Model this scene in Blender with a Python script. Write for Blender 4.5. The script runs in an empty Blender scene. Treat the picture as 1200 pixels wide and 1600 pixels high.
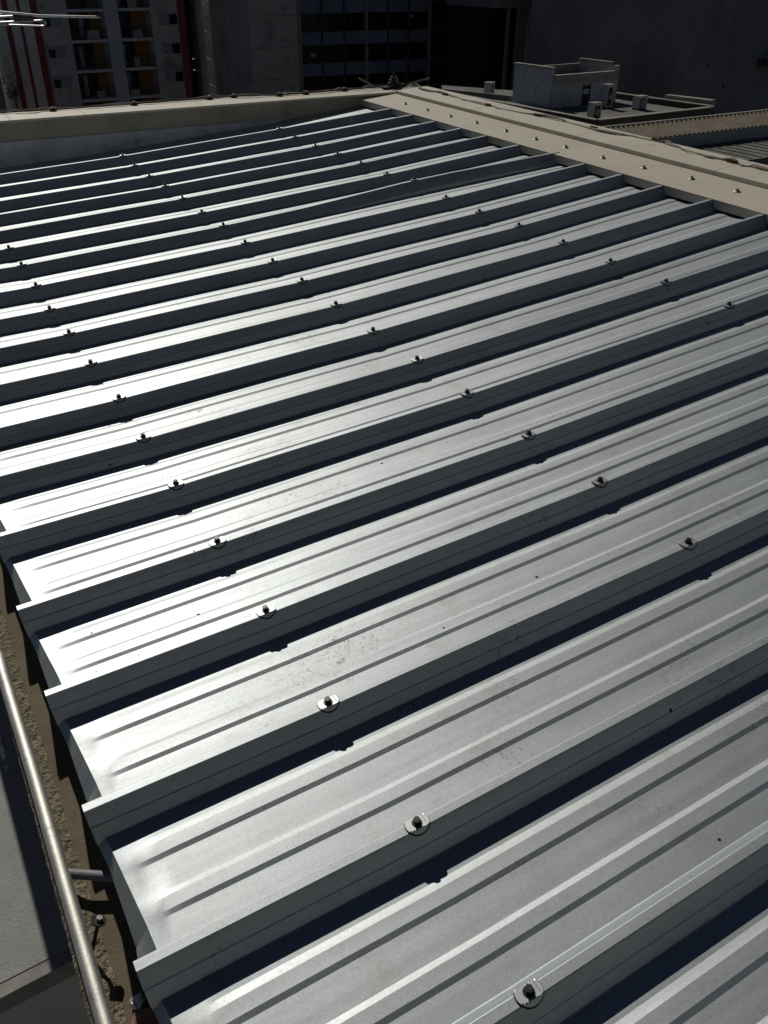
import bpy, bmesh, math, random
from mathutils import Vector, Matrix, Quaternion
random.seed(7)
PI = math.pi
S = bpy.context.scene
C = bpy.context.scene.collection

# ------------------------------------------------------------------ frames
U = 0.25                                     # rib pitch in metres; roof frame is measured in pitches
up = Vector((0.077, 0.012, 0.997)).normalized()
ex = (Vector((1, 0, 0)) - up * up.x).normalized()
ey = up.cross(ex).normalized()
Q = Matrix((ex, ey, up))                     # roof frame -> world (gravity) frame
QQ = Q.to_quaternion()
def RP(x, y, z=0.0): return Q @ Vector((x * U, y * U, z * U))

# ------------------------------------------------------------------ camera
CAM_R = [(0.867372, -0.494531, -0.055718), (-0.327027, -0.482, -0.812853), (0.375125, 0.723267, -0.579798)]
CAM_C = (-1.31888, -1.45702, 4.06369)
F = 1341.1
cam = bpy.data.cameras.new('camera'); camo = bpy.data.objects.new('camera', cam); C.objects.link(camo)
cam.sensor_fit = 'VERTICAL'; cam.sensor_height = 24.0; cam.lens = F / 1600 * 24.0
cam.clip_start = 0.05; cam.clip_end = 2000
cx, cy_, cz = [Q @ Vector(r) for r in CAM_R]
CP = RP(*CAM_C)
mw = Matrix((( cx.x, -cy_.x, -cz.x, CP.x), (cx.y, -cy_.y, -cz.y, CP.y), (cx.z, -cy_.z, -cz.z, CP.z), (0, 0, 0, 1)))
camo.matrix_world = mw
S.camera = camo

# ------------------------------------------------------------------ light
SUN_R = Vector((0.10, 0.767, 0.634))         # towards the sun, roof frame
sd = (Q @ SUN_R).normalized()
sun = bpy.data.lights.new('sun', 'SUN'); sun.energy = 5.0; sun.angle = math.radians(0.53); sun.color = (1.0, 0.95, 0.86)
suno = bpy.data.objects.new('sun', sun); C.objects.link(suno)
suno.rotation_euler = sd.to_track_quat('Z', 'Y').to_euler()
W = bpy.data.worlds.new('World'); S.world = W; W.use_nodes = True
nt = W.node_tree; bg = nt.nodes['Background']
sky = nt.nodes.new('ShaderNodeTexSky'); sky.sky_type = 'NISHITA'; sky.sun_disc = False
sky.sun_elevation = math.asin(sd.z); sky.sun_rotation = math.atan2(sd.x, sd.y)
sky.altitude = 700; sky.air_density = 0.45; sky.dust_density = 0.1; sky.ozone_density = 2.0
nt.links.new(sky.outputs[0], bg.inputs[0]); bg.inputs[1].default_value = 0.05
S.view_settings.view_transform = 'Standard'; S.view_settings.look = 'None'
S.view_settings.exposure = -1.1; S.view_settings.gamma = 1.0; S.view_settings.use_curve_mapping = False
S.render.resolution_x = 768; S.render.resolution_y = 1024

# ------------------------------------------------------------------ materials
def N(nt, t, **k):
    n = nt.nodes.new(t)
    for a, b in k.items(): setattr(n, a, b)
    return n
def mat(name, col, rough=0.8, metal=0.0, var=0.15, vscale=6.0, bump=0.0, bscale=60.0, spec=0.3, dirt=None, dscale=3.0, dlo=0.5, dhi=0.7, emis=None, estr=0.0):
    m = bpy.data.materials.new(name); m.use_nodes = True; t = m.node_tree; b = t.nodes['Principled BSDF']
    b.inputs['Roughness'].default_value = rough; b.inputs['Metallic'].default_value = metal
    b.inputs['Specular IOR Level'].default_value = spec
    tc = N(t, 'ShaderNodeTexCoord')
    n1 = N(t, 'ShaderNodeTexNoise'); n1.inputs['Scale'].default_value = vscale; n1.inputs['Detail'].default_value = 6; n1.inputs['Roughness'].default_value = 0.65
    t.links.new(tc.outputs['Object'], n1.inputs['Vector'])
    r = N(t, 'ShaderNodeValToRGB'); e = r.color_ramp.elements
    e[0].position = 0.3; e[1].position = 0.7
    e[0].color = tuple(c * (1 - var) for c in col) + (1,); e[1].color = tuple(min(1, c * (1 + var)) for c in col) + (1,)
    t.links.new(n1.outputs['Fac'], r.inputs['Fac']); out = r.outputs['Color']
    if dirt:
        n2 = N(t, 'ShaderNodeTexNoise'); n2.inputs['Scale'].default_value = dscale; n2.inputs['Detail'].default_value = 8; n2.inputs['Roughness'].default_value = 0.7
        t.links.new(tc.outputs['Object'], n2.inputs['Vector'])
        mr = N(t, 'ShaderNodeMapRange'); mr.inputs['From Min'].default_value = dlo; mr.inputs['From Max'].default_value = dhi
        t.links.new(n2.outputs['Fac'], mr.inputs['Value'])
        mx = N(t, 'ShaderNodeMix', data_type='RGBA'); mx.inputs['B'].default_value = tuple(dirt) + (1,)
        t.links.new(mr.outputs['Result'], mx.inputs['Factor']); t.links.new(out, mx.inputs['A']); out = mx.outputs['Result']
    t.links.new(out, b.inputs['Base Color'])
    if bump:
        n3 = N(t, 'ShaderNodeTexNoise'); n3.inputs['Scale'].default_value = bscale; n3.inputs['Detail'].default_value = 5
        t.links.new(tc.outputs['Object'], n3.inputs['Vector'])
        bp = N(t, 'ShaderNodeBump'); bp.inputs['Strength'].default_value = bump; bp.inputs['Distance'].default_value = 0.01
        t.links.new(n3.outputs['Fac'], bp.inputs['Height']); t.links.new(bp.outputs['Normal'], b.inputs['Normal'])
    if emis:
        b.inputs['Emission Color'].default_value = tuple(emis) + (1,); b.inputs['Emission Strength'].default_value = estr
    return m

def galvalume():
    m = bpy.data.materials.new('galvalume'); m.use_nodes = True; t = m.node_tree; b = t.nodes['Principled BSDF']
    L = t.links.new
    tc = N(t, 'ShaderNodeTexCoord')
    b.inputs['Metallic'].default_value = 1.0
    # spangle grain
    vo = N(t, 'ShaderNodeTexVoronoi'); vo.inputs['Scale'].default_value = 420
    L(tc.outputs['Object'], vo.inputs['Vector'])
    big = N(t, 'ShaderNodeTexNoise'); big.inputs['Scale'].default_value = 5.5; big.inputs['Detail'].default_value = 7; big.inputs['Roughness'].default_value = 0.6
    L(tc.outputs['Object'], big.inputs['Vector'])
    base = N(t, 'ShaderNodeMix', data_type='RGBA'); base.inputs['A'].default_value = (0.405, 0.435, 0.45, 1); base.inputs['B'].default_value = (0.495, 0.53, 0.545, 1)
    L(big.outputs['Fac'], base.inputs['Factor'])
    sp = N(t, 'ShaderNodeMapRange'); sp.inputs['To Min'].default_value = 0.93; sp.inputs['To Max'].default_value = 1.06
    sep = N(t, 'ShaderNodeSeparateColor'); L(vo.outputs['Color'], sep.inputs[0]); L(sep.outputs[0], sp.inputs['Value'])
    mul = N(t, 'ShaderNodeMix', data_type='RGBA', blend_type='MULTIPLY'); mul.inputs['Factor'].default_value = 1.0
    L(base.outputs['Result'], mul.inputs['A']); L(sp.outputs['Result'], mul.inputs['B'])
    oi = N(t, 'ShaderNodeObjectInfo'); orr = N(t, 'ShaderNodeMapRange'); orr.inputs['To Min'].default_value = 0.93; orr.inputs['To Max'].default_value = 1.05
    L(oi.outputs['Random'], orr.inputs['Value'])
    smp = N(t, 'ShaderNodeMapping'); smp.inputs['Scale'].default_value = (1.3, 55, 8); L(tc.outputs['Object'], smp.inputs[0])
    stn = N(t, 'ShaderNodeTexNoise'); stn.inputs['Scale'].default_value = 1.0; stn.inputs['Detail'].default_value = 4; L(smp.outputs[0], stn.inputs['Vector'])
    str_ = N(t, 'ShaderNodeMapRange'); str_.inputs['From Min'].default_value = 0.3; str_.inputs['From Max'].default_value = 0.7; str_.inputs['To Min'].default_value = 0.90; str_.inputs['To Max'].default_value = 1.08
    L(stn.outputs['Fac'], str_.inputs['Value'])
    tm = N(t, 'ShaderNodeMath', operation='MULTIPLY'); L(orr.outputs['Result'], tm.inputs[0]); L(str_.outputs['Result'], tm.inputs[1])
    mul2 = N(t, 'ShaderNodeMix', data_type='RGBA', blend_type='MULTIPLY'); mul2.inputs['Factor'].default_value = 1.0
    L(mul.outputs['Result'], mul2.inputs['A']); L(tm.outputs[0], mul2.inputs['B']); mul = mul2
    # hand smudges: fine broken specks inside sparse patches
    pat = N(t, 'ShaderNodeTexNoise'); pat.inputs['Scale'].default_value = 7.0; pat.inputs['Detail'].default_value = 2
    L(tc.outputs['Object'], pat.inputs['Vector'])
    patr = N(t, 'ShaderNodeMapRange'); patr.inputs['From Min'].default_value = 0.56; patr.inputs['From Max'].default_value = 0.68
    L(pat.outputs['Fac'], patr.inputs['Value'])
    fi = N(t, 'ShaderNodeTexNoise'); fi.inputs['Scale'].default_value = 95; fi.inputs['Detail'].default_value = 5; fi.inputs['Roughness'].default_value = 0.75; fi.inputs['Distortion'].default_value = 1.2
    L(tc.outputs['Object'], fi.inputs['Vector'])
    fir = N(t, 'ShaderNodeMapRange'); fir.inputs['From Min'].default_value = 0.54; fir.inputs['From Max'].default_value = 0.63
    L(fi.outputs['Fac'], fir.inputs['Value'])
    m1 = N(t, 'ShaderNodeMath', operation='MULTIPLY'); L(patr.outputs['Result'], m1.inputs[0]); L(fir.outputs['Result'], m1.inputs[1])
    # isolated dark specks
    v2 = N(t, 'ShaderNodeTexVoronoi'); v2.inputs['Scale'].default_value = 22; v2.inputs['Randomness'].default_value = 1.0
    L(tc.outputs['Object'], v2.inputs['Vector'])
    s2 = N(t, 'ShaderNodeSeparateColor'); L(v2.outputs['Color'], s2.inputs[0])
    rad = N(t, 'ShaderNodeMapRange'); rad.inputs['From Min'].default_value = 0.72; rad.inputs['From Max'].default_value = 1.0; rad.inputs['To Min'].default_value = 0.0; rad.inputs['To Max'].default_value = 0.075
    L(s2.outputs[0], rad.inputs['Value'])
    lt = N(t, 'ShaderNodeMath', operation='LESS_THAN'); L(v2.outputs['Distance'], lt.inputs[0]); L(rad.outputs['Result'], lt.inputs[1])
    # soft brownish dried-water blotches
    bl = N(t, 'ShaderNodeTexNoise'); bl.inputs['Scale'].default_value = 13; bl.inputs['Detail'].default_value = 9; bl.inputs['Roughness'].default_value = 0.72
    mp = N(t, 'ShaderNodeMapping'); mp.inputs['Location'].default_value = (3.1, 7.7, 1.3); L(tc.outputs['Object'], mp.inputs[0]); L(mp.outputs[0], bl.inputs['Vector'])
    blr = N(t, 'ShaderNodeMapRange'); blr.inputs['From Min'].default_value = 0.56; blr.inputs['From Max'].default_value = 0.75; blr.inputs['To Max'].default_value = 0.45
    L(bl.outputs['Fac'], blr.inputs['Value'])
    c1 = N(t, 'ShaderNodeMix', data_type='RGBA'); c1.inputs['B'].default_value = (0.30, 0.28, 0.235, 1)
    L(blr.outputs['Result'], c1.inputs['Factor']); L(mul.outputs['Result'], c1.inputs['A'])
    mm = N(t, 'ShaderNodeMath', operation='MULTIPLY'); mm.inputs[1].default_value = 0.6; L(m1.outputs[0], mm.inputs[0])
    c2 = N(t, 'ShaderNodeMix', data_type='RGBA'); c2.inputs['B'].default_value = (0.11, 0.10, 0.085, 1)
    L(mm.outputs[0], c2.inputs['Factor']); L(c1.outputs['Result'], c2.inputs['A'])
    c3 = N(t, 'ShaderNodeMix', data_type='RGBA'); c3.inputs['B'].default_value = (0.04, 0.036, 0.03, 1)
    L(lt.outputs[0], c3.inputs['Factor']); L(c2.outputs['Result'], c3.inputs['A'])
    L(c3.outputs['Result'], b.inputs['Base Color'])
    # roughness
    rr = N(t, 'ShaderNodeMapRange'); rr.inputs['To Min'].default_value = 0.38; rr.inputs['To Max'].default_value = 0.46
    L(big.outputs['Fac'], rr.inputs['Value'])
    ra = N(t, 'ShaderNodeMath', operation='ADD'); L(rr.outputs['Result'], ra.inputs[0])
    rm = N(t, 'ShaderNodeMath', operation='MULTIPLY'); rm.inputs[1].default_value = 0.2; L(mm.outputs[0], rm.inputs[0]); L(rm.outputs[0], ra.inputs[1])
    L(ra.outputs[0], b.inputs['Roughness'])
    # gentle oil-canning and grain relief
    oc = N(t, 'ShaderNodeTexNoise'); oc.inputs['Scale'].default_value = 2.6; oc.inputs['Detail'].default_value = 3
    L(tc.outputs['Object'], oc.inputs['Vector'])
    bp = N(t, 'ShaderNodeBump'); bp.inputs['Strength'].default_value = 0.25; bp.inputs['Distance'].default_value = 0.012
    L(oc.outputs['Fac'], bp.inputs['Height'])
    b2 = N(t, 'ShaderNodeBump'); b2.inputs['Strength'].default_value = 0.06; b2.inputs['Distance'].default_value = 0.0004
    L(sep.outputs[1], b2.inputs['Height']); L(bp.outputs['Normal'], b2.inputs['Normal'])
    L(b2.outputs['Normal'], b.inputs['Normal'])
    # spangled zinc: a narrow gloss lobe over a broad dull one
    d = N(t, 'ShaderNodeBsdfPrincipled'); d.inputs['Metallic'].default_value = 1.0; d.inputs['Roughness'].default_value = 0.64
    L(c3.outputs['Result'], d.inputs['Base Color']); L(b2.outputs['Normal'], d.inputs['Normal'])
    mxs = N(t, 'ShaderNodeMixShader'); mxs.inputs[0].default_value = 0.85
    L(b.outputs[0], mxs.inputs[1]); L(d.outputs[0], mxs.inputs[2]); L(mxs.outputs[0], t.nodes['Material Output'].inputs['Surface'])
    return m

M = {}
M['metal'] = galvalume()
M['zinc'] = mat('zinc_plated', (0.33, 0.34, 0.33), 0.6, 1.0, 0.12, 90, 0.1, 400)
M['saddle'] = mat('saddle_plate_zinc', (0.40, 0.425, 0.435), 0.52, 1.0, 0.05, 60)
M['boltsteel'] = mat('dark_bolt_steel', (0.055, 0.055, 0.055), 0.45, 1.0, 0.25, 200)
M['rubber'] = mat('black_rubber', (0.012, 0.012, 0.012), 0.7, spec=0.3, var=0.2)
M['steel_tube'] = mat('galvanised_tube', (0.60, 0.59, 0.56), 0.60, 1.0, 0.12, 30, 0.06, 260, dirt=(0.2, 0.19, 0.18), dscale=26, dlo=0.6, dhi=0.8)
M['greytube'] = mat('grey_painted_tube', (0.22, 0.23, 0.24), 0.6, 0.2, 0.15, 40, 0.1, 200)
M['flash'] = mat('beige_flashing', (0.56, 0.515, 0.42), 0.55, 0.0, 0.07, 3, 0.05, 30, spec=0.4, dirt=(0.33, 0.28, 0.21), dscale=22, dlo=0.6, dhi=0.82)
M['coping'] = mat('beige_coping', (0.57, 0.53, 0.435), 0.6, 0.0, 0.08, 5, 0.08, 40, spec=0.4, dirt=(0.30, 0.25, 0.19), dscale=14, dlo=0.58, dhi=0.8)
M['render'] = mat('beige_wall_render', (0.36, 0.34, 0.28), 0.9, 0, 0.12, 5, 0.3, 90, dirt=(0.26, 0.25, 0.2), dscale=7)
M['upstand'] = mat('grey_upstand_sheet', (0.42, 0.46, 0.50), 0.55, 0.3, 0.15, 6, dirt=(0.22, 0.24, 0.26), dscale=9)
M['mortar'] = mat('rough_mortar', (0.25, 0.215, 0.15), 0.95, 0, 0.35, 60, 1.0, 140, dirt=(0.10, 0.085, 0.05), dscale=70, dlo=0.52, dhi=0.66)
M['ledge'] = mat('brown_ledge_concrete', (0.165, 0.14, 0.095), 0.95, 0, 0.2, 14, 0.2, 160, dirt=(0.09, 0.07, 0.045), dscale=28, dlo=0.58, dhi=0.72)
M['slab'] = mat('grey_cement_slab', (0.34, 0.34, 0.325), 0.95, 0, 0.12, 9, 0.25, 160, dirt=(0.24, 0.24, 0.23), dscale=90, dlo=0.55, dhi=0.7)
M['slabedge'] = mat('slab_edge_cement', (0.30, 0.29, 0.27), 0.95, 0, 0.2, 20)
M['cable'] = mat('weathered_cable', (0.045, 0.035, 0.028), 0.7, 0, 0.3, 60)
M['ribbon'] = mat('frayed_grey_cable', (0.20, 0.18, 0.15), 0.75, 0, 0.4, 45)
M['clamp'] = mat('rusty_clamp', (0.07, 0.035, 0.025), 0.7, 0.3, 0.4, 120)
M['alu'] = mat('aluminium_rod', (0.5, 0.5, 0.51), 0.35, 1.0, 0.1, 30)
M['foil'] = mat('crumpled_foil', (0.6, 0.6, 0.6), 0.3, 1.0, 0.2, 200, 0.5, 300)
M['brick'] = mat('broken_brick', (0.28, 0.14, 0.09), 0.95, 0, 0.4, 60, 0.8, 120, dirt=(0.4, 0.3, 0.22), dscale=40)

# ------------------------------------------------------------------ mesh helpers
class MB:
    def __init__(s): s.v = []; s.f = []
    def add(s, vs, fs):
        o = len(s.v); s.v += [Vector(v) for v in vs]; s.f += [tuple(i + o for i in f) for f in fs]
    def hexa(s, p):                           # p: 8 points, bottom 4 then top 4
        s.add(p, [(3, 2, 1, 0), (4, 5, 6, 7), (0, 1, 5, 4), (1, 2, 6, 5), (2, 3, 7, 6), (3, 0, 4, 7)])
    def box(s, a, b, T=None):
        p = [(a[0], a[1], a[2]), (b[0], a[1], a[2]), (b[0], b[1], a[2]), (a[0], b[1], a[2]), (a[0], a[1], b[2]), (b[0], a[1], b[2]), (b[0], b[1], b[2]), (a[0], b[1], b[2])]
        s.hexa([T(*q) for q in p] if T else p)
    def tube(s, pts, r, n=8, cap=True, flat=1.0):
        pts = [Vector(p) for p in pts]; o = len(s.v); rs = r if isinstance(r, (list, tuple)) else [r] * len(pts)
        ref = None
        for i, p in enumerate(pts):
            d = (pts[min(i + 1, len(pts) - 1)] - pts[max(i - 1, 0)]).normalized()
            if ref is None: ref = Vector((0, 0, 1)) if abs(d.z) < 0.9 else Vector((1, 0, 0))
            a = d.cross(ref).normalized(); b = a.cross(d).normalized(); ref = b
            for k in range(n):
                t = 2 * PI * k / n; s.v.append(p + a * math.cos(t) * rs[i] + b * math.sin(t) * rs[i] * flat)
        for i in range(len(pts) - 1):
            for k in range(n):
                s.f.append((o + i * n + k, o + i * n + (k + 1) % n, o + (i + 1) * n + (k + 1) % n, o + (i + 1) * n + k))
        if cap:
            s.f.append(tuple(o + k for k in range(n))[::-1]); s.f.append(tuple(o + (len(pts) - 1) * n + k for k in range(n)))
    def mesh(s, name, m, origin=None, smooth=False, ang=38):
        me = bpy.data.meshes.new(name); O = origin or Vector((0, 0, 0))
        me.from_pydata([tuple(v - O) for v in s.v], [], s.f)
        bm = bmesh.new(); bm.from_mesh(me); bmesh.ops.recalc_face_normals(bm, faces=bm.faces); bm.to_mesh(me); bm.free()
        if m: me.materials.append(m)
        if smooth:
            me.polygons.foreach_set('use_smooth', [True] * len(me.polygons))
            me.set_sharp_from_angle(angle=math.radians(ang))
        me.update(); return me
    def build(s, name, m, parent=None, smooth=False, origin=None, ang=38):
        if parent is not None: origin = wloc(parent)
        elif origin is None:
            origin = Vector([sum(v[i] for v in s.v) / len(s.v) for i in range(3)]); origin.z = min(v.z for v in s.v)
        o = bpy.data.objects.new(name, s.mesh(name, m, origin, smooth, ang)); C.objects.link(o)
        if parent is not None: o.parent = parent
        else: o.location = origin
        return o
def wloc(o):
    l = Vector((0, 0, 0))
    while o is not None: l = l + o.location; o = o.parent
    return l
def tag(o, label=None, cat=None, group=None, kind=None):
    if label: o['label'] = label
    if cat: o['category'] = cat
    if group: o['group'] = group
    if kind: o['kind'] = kind
    return o
def empty(name, loc, label, cat, group=None):
    o = bpy.data.objects.new(name, None); C.objects.link(o); o.location = loc; o.empty_display_size = 0.2
    return tag(o, label, cat, group)
def inst(name, me, parent, loc, rot=None):
    o = bpy.data.objects.new(name, me); C.objects.link(o); o.parent = parent
    o.location = loc
    if rot is not None: o.rotation_mode = 'QUATERNION'; o.rotation_quaternion = rot
    return o

# ================================================================== THE METAL ROOF
NR = 19                                       # ribs 0..18 are in view, -2 and -1 lie below the frame
XE, XR = -1.52, 9.80                         # eave end, flashing end (under the drip)
RIBS = {0: [(-1.52, -0.0223), (0, -0.0223), (3.08, -0.0223), (6.73, -0.0223), (9.65, -0.0223)], 1: [(-1.52, 0.9921), (0, 0.9883), (3.08, 0.9889), (6.73, 0.9876), (9.65, 0.9866)], 2: [(-1.52, 2.0006), (0, 2.0131), (3.08, 2.0127), (6.73, 2.0171), (9.65, 2.021)], 3: [(-1.52, 2.9998), (0, 3.02), (3.08, 3.0263), (6.73, 3.035), (9.65, 3.0443)], 4: [(-1.52, 3.9638), (0, 3.9898), (3.08, 3.9861), (6.73, 3.9948), (9.65, 4.0018)], 5: [(-1.52, 4.987), (0, 4.9887), (3.08, 4.9966), (6.73, 5.0093), (9.65, 5.0132)], 6: [(-1.52, 5.9594), (0, 5.9635), (3.08, 5.968), (6.73, 5.9897), (9.65, 5.9929)], 7: [(-1.52, 6.9168), (0, 6.9327), (3.08, 6.9382), (6.73, 6.9707), (9.65, 7.0117)], 8: [(-1.52, 7.9406), (0, 7.9662), (3.08, 7.9324), (6.73, 7.9638), (9.65, 8.0073)], 9: [(-1.52, 8.9766), (0, 9.0047), (3.08, 8.9727), (6.73, 8.9803), (9.65, 9.0535)], 10: [(-1.52, 9.9427), (0, 9.9583), (3.08, 9.9489), (6.73, 9.9363), (9.65, 9.9976)], 11: [(-1.52, 10.9879), (0, 10.9828), (3.08, 10.9889), (6.73, 10.9404), (9.65, 10.964)], 12: [(-1.52, 12.0797), (0, 12.0289), (3.08, 12.0499), (6.73, 12.0702), (9.65, 11.8698)], 13: [(-1.52, 13.0021), (0, 12.9852), (3.08, 12.99), (6.73, 12.9397), (9.65, 12.9175)], 14: [(-1.52, 14.0801), (0, 14.0704), (3.08, 14.0668), (6.73, 14.0077), (9.65, 14.013)], 15: [(-1.52, 15.137), (0, 15.1141), (3.08, 15.0896), (6.73, 15.001), (9.65, 14.9583)], 16: [(-1.52, 16.0629), (0, 16.0488), (3.08, 16.0484), (6.73, 15.9469), (9.65, 15.9706)], 17: [(-1.52, 17.1807), (0, 17.153), (3.08, 17.1127), (6.73, 17.0405), (9.65, 16.9509)], 18: [(-1.52, 18.2637), (0, 18.2272), (3.08, 18.1684), (6.73, 18.0934), (9.65, 17.9532)]}
SCREWS = [(0, -0.007), (1, 0.02), (2, -0.001), (3, 0.01), (4, 0.009), (5, -0.002), (6, -0.003), (7, 0.028), (8, -0.009), (9, -0.016), (10, -0.047), (11, -0.019), (12, -0.02), (13, -0.035), (2, 3.066), (3, 3.082), (4, 3.068), (5, 3.068), (6, 3.07), (7, 3.055), (8, 3.071), (9, 3.087), (10, 3.082), (11, 3.081), (12, 3.133), (13, 3.107), (14, 3.133), (15, 3.14), (16, 3.129), (17, 3.145), (18, 3.192), (5, 6.781), (6, 6.746), (7, 6.717), (8, 6.727), (9, 6.713), (10, 6.655), (11, 6.681), (12, 6.748), (13, 6.687), (14, 6.72), (15, 6.722), (16, 6.685), (17, 6.718), (18, 6.81)]
ZX = [(-1.519, 0.077), (0.0, 0.0), (3.083, -0.06), (6.726, -0.051), (9.65, 0.0)]
def zr(x, n=None):
    """height of the crest above the roof frame: the roof sags a little between eave and flashing"""
    z = 0.0
    for (a, za), (b, zb) in zip(ZX, ZX[1:]):
        if a <= x <= b:
            t = (x - a) / (b - a); t2 = t
            z = za + (zb - za) * t2; break
    else: z = ZX[0][1] if x < ZX[0][0] else ZX[-1][1]
    if n == 12: z += 0.055 * max(0.0, min(1.0, (x - 4.6) / 2.0)) - 0.03 * max(0.0, min(1.0, (x - 7.5) / 2.0))      # one rib stands proud of the others
    return z
def rib_y(n, x):
    """centre line of rib n at x"""
    p = RIBS.get(n)
    if p is None: return n - 0.009
    if x <= p[0][0]: a, b = p[0], p[1]
    elif x >= p[-1][0]: a, b = p[-2], p[-1]
    else:
        for a, b in zip(p, p[1:]):
            if a[0] <= x <= b[0]: break
    t = (x - a[0]) / (b[0] - a[0]); return a[1] + (b[1] - a[1]) * t

H = 0.158; CW = 0.027; BW = 0.119; SH = 0.0108
# profile of the pan between rib n and rib n+1: (base on rib n or n+1, offset, height)
def prof():
    P = []
    P += [(0, -0.0830, -0.0835, 's'), (0, -0.0770, -0.0785, 's'), (0, -CW - 0.0125, -0.012, 'c'), (0, -CW - 0.0075, -0.0045, 'c'), (0, -CW, 0.0, 'c'), (0, CW - 0.004, 0.0, 'c'), (0, CW + 0.001, -0.0018, 'c'), (0, CW + 0.005, -0.007, 'c')]
    P += [(0, BW - 0.007, -H + 0.012, 'w'), (0, BW, -H + 0.003, 'w'), (0, BW + 0.008, -H, 'p')]
    for a, z in ((0.262, 0), (0.291, SH), (0.368, SH), (0.404, 0)): P.append((0, a + 0.009, -H + z, 'p'))
    for a, z in ((0.590, 0), (0.620, SH), (0.700, SH), (0.748, 0)): P.append((1, a - 1 + 0.004, -H + z, 'p'))
    P += [(1, -BW - 0.008, -H, 'p'), (1, -BW, -H + 0.003, 'w'), (1, -BW + 0.006, -H + 0.012, 'w'), (1, -0.040, -0.018, 'w')]
    return P
PF = prof()
roof = empty('metal_roof', RP(4, 9, -0.16), 'ribbed bare metal roof filling the foreground, with screws along every rib', 'roof')
def sheet(n):
    xs = [XE, XE + 0.03, XE + 0.06, XE + 0.095, XE + 0.105, XE + 0.13, XE + 0.18, XE + 0.24, XE + 0.31, XE + 0.38, XE + 0.46] + [-1.0 + i * 0.5 for i in range(22)] + [XR]
    rnd = random.Random(n * 31 + 5); bend = 0.75 + 0.3 * rnd.random(); ph = rnd.random() * 6
    mb = MB(); cols = []; th = 0.0026
    for side in (0, 1):
        for x in xs:
            for (b, o, z, k) in PF:
                d0 = x - XE; sc_ = 1.0
                if k == 'p' or (k == 'w' and z < -H + 0.05): sc_ = 1.06 - 0.50 * max(0.0, min(1.0, (b + o - 0.2) / 0.67))
                if d0 < 0.3: xw = XE + d0 * (sc_ + (1 - sc_) * max(0.0, (d0 - 0.105) / 0.195))
                else: xw = x
                y = rib_y(n + b, x) + o; xx = xw; zz = z + 0.002 + zr(x, n + b if k in 'wcs' else None)
                if k in ('c', 's'): zz += 0.0035 * (1 if k == 'c' else 0.6); 
                if k == 's': y -= 0.0035
                # pan end turned down at the eave
                if k == 'p' or k == 'w':
                    d = x - XE
                    fx = 0.105
                    near = (b == 0 and o < 0.2)
                    if d < fx:
                        t = (fx - d) / fx
                        edge = 1.0
                        if near: edge = max(0.0, min(1.0, (o - 0.06) / 0.21)) * 0.8 + 0.1
                        if b == 1 and o > -0.2: edge = 0.35 if k == 'p' else 0.12
                        if k == 'w' and z > -H + 0.05: edge = 0.0
                        zz -= t * fx * 1.5 * sc_ * bend * edge; xx = xw + t * 0.02 * edge
                # stiffeners fade out towards the bent end
                if k == 'p' and z > -H + 0.001:
                    f = max(0.0, min(1.0, (x - XE - 0.105) / 0.26)) ** 0.7; zz -= SH * (1 - f)
                # slight sheet waviness
                zz += 0.0012 * math.sin(x * 2.1 + ph + n) * (1 if k == 'p' else 0.3)
                if side: zz -= th; 
                mb.v.append(RP(xx, y, zz))
    K = len(PF); X = len(xs); off = K * X
    for i in range(X - 1):
        for j in range(K - 1):
            a = i * K + j
            mb.f.append((a, a + K, a + K + 1, a + 1)); mb.f.append((off + a, off + a + 1, off + a + K + 1, off + a + K))
    for j in range(K - 1):
        mb.f.append((j, j + 1, off + j + 1, off + j)); a = (X - 1) * K + j; mb.f.append((a, off + a, off + a + 1, a + 1))
    for i in range(X - 1):
        a = i * K; mb.f.append((a, off + a, off + a + K, a + K)); a = i * K + K - 1; mb.f.append((a, a + K, off + a + K, off + a))
    return mb.build('roofing_sheet', M['metal'], roof, smooth=True, ang=9)
for n in range(-3, NR - 1): sheet(n)
# last sheet: plain pan running from the last rib to the wall upstand
def last_sheet():
    mb = MB(); n = NR - 1; xs = [XE] + [-1.0 + i * 0.5 for i in range(22)] + [XR]
    P = [p for p in PF if p[0] == 0]
    K = len(P) + 1
    for x in xs:
        for (b, o, z, k) in P: mb.v.append(RP(x, rib_y(n, x) + o, z + 0.004 + zr(x)))
        mb.v.append(RP(x, 19.62, -H + 0.004 + zr(x)))
    for i in range(len(xs) - 1):
        for j in range(K - 1):
            a = i * K + j; mb.f.append((a, a + K, a + K + 1, a + 1))
    tag(mb.build('roofing_sheet', M['metal'], roof, smooth=True, ang=9), 'last flat sheet beside the far wall')
last_sheet()

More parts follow.
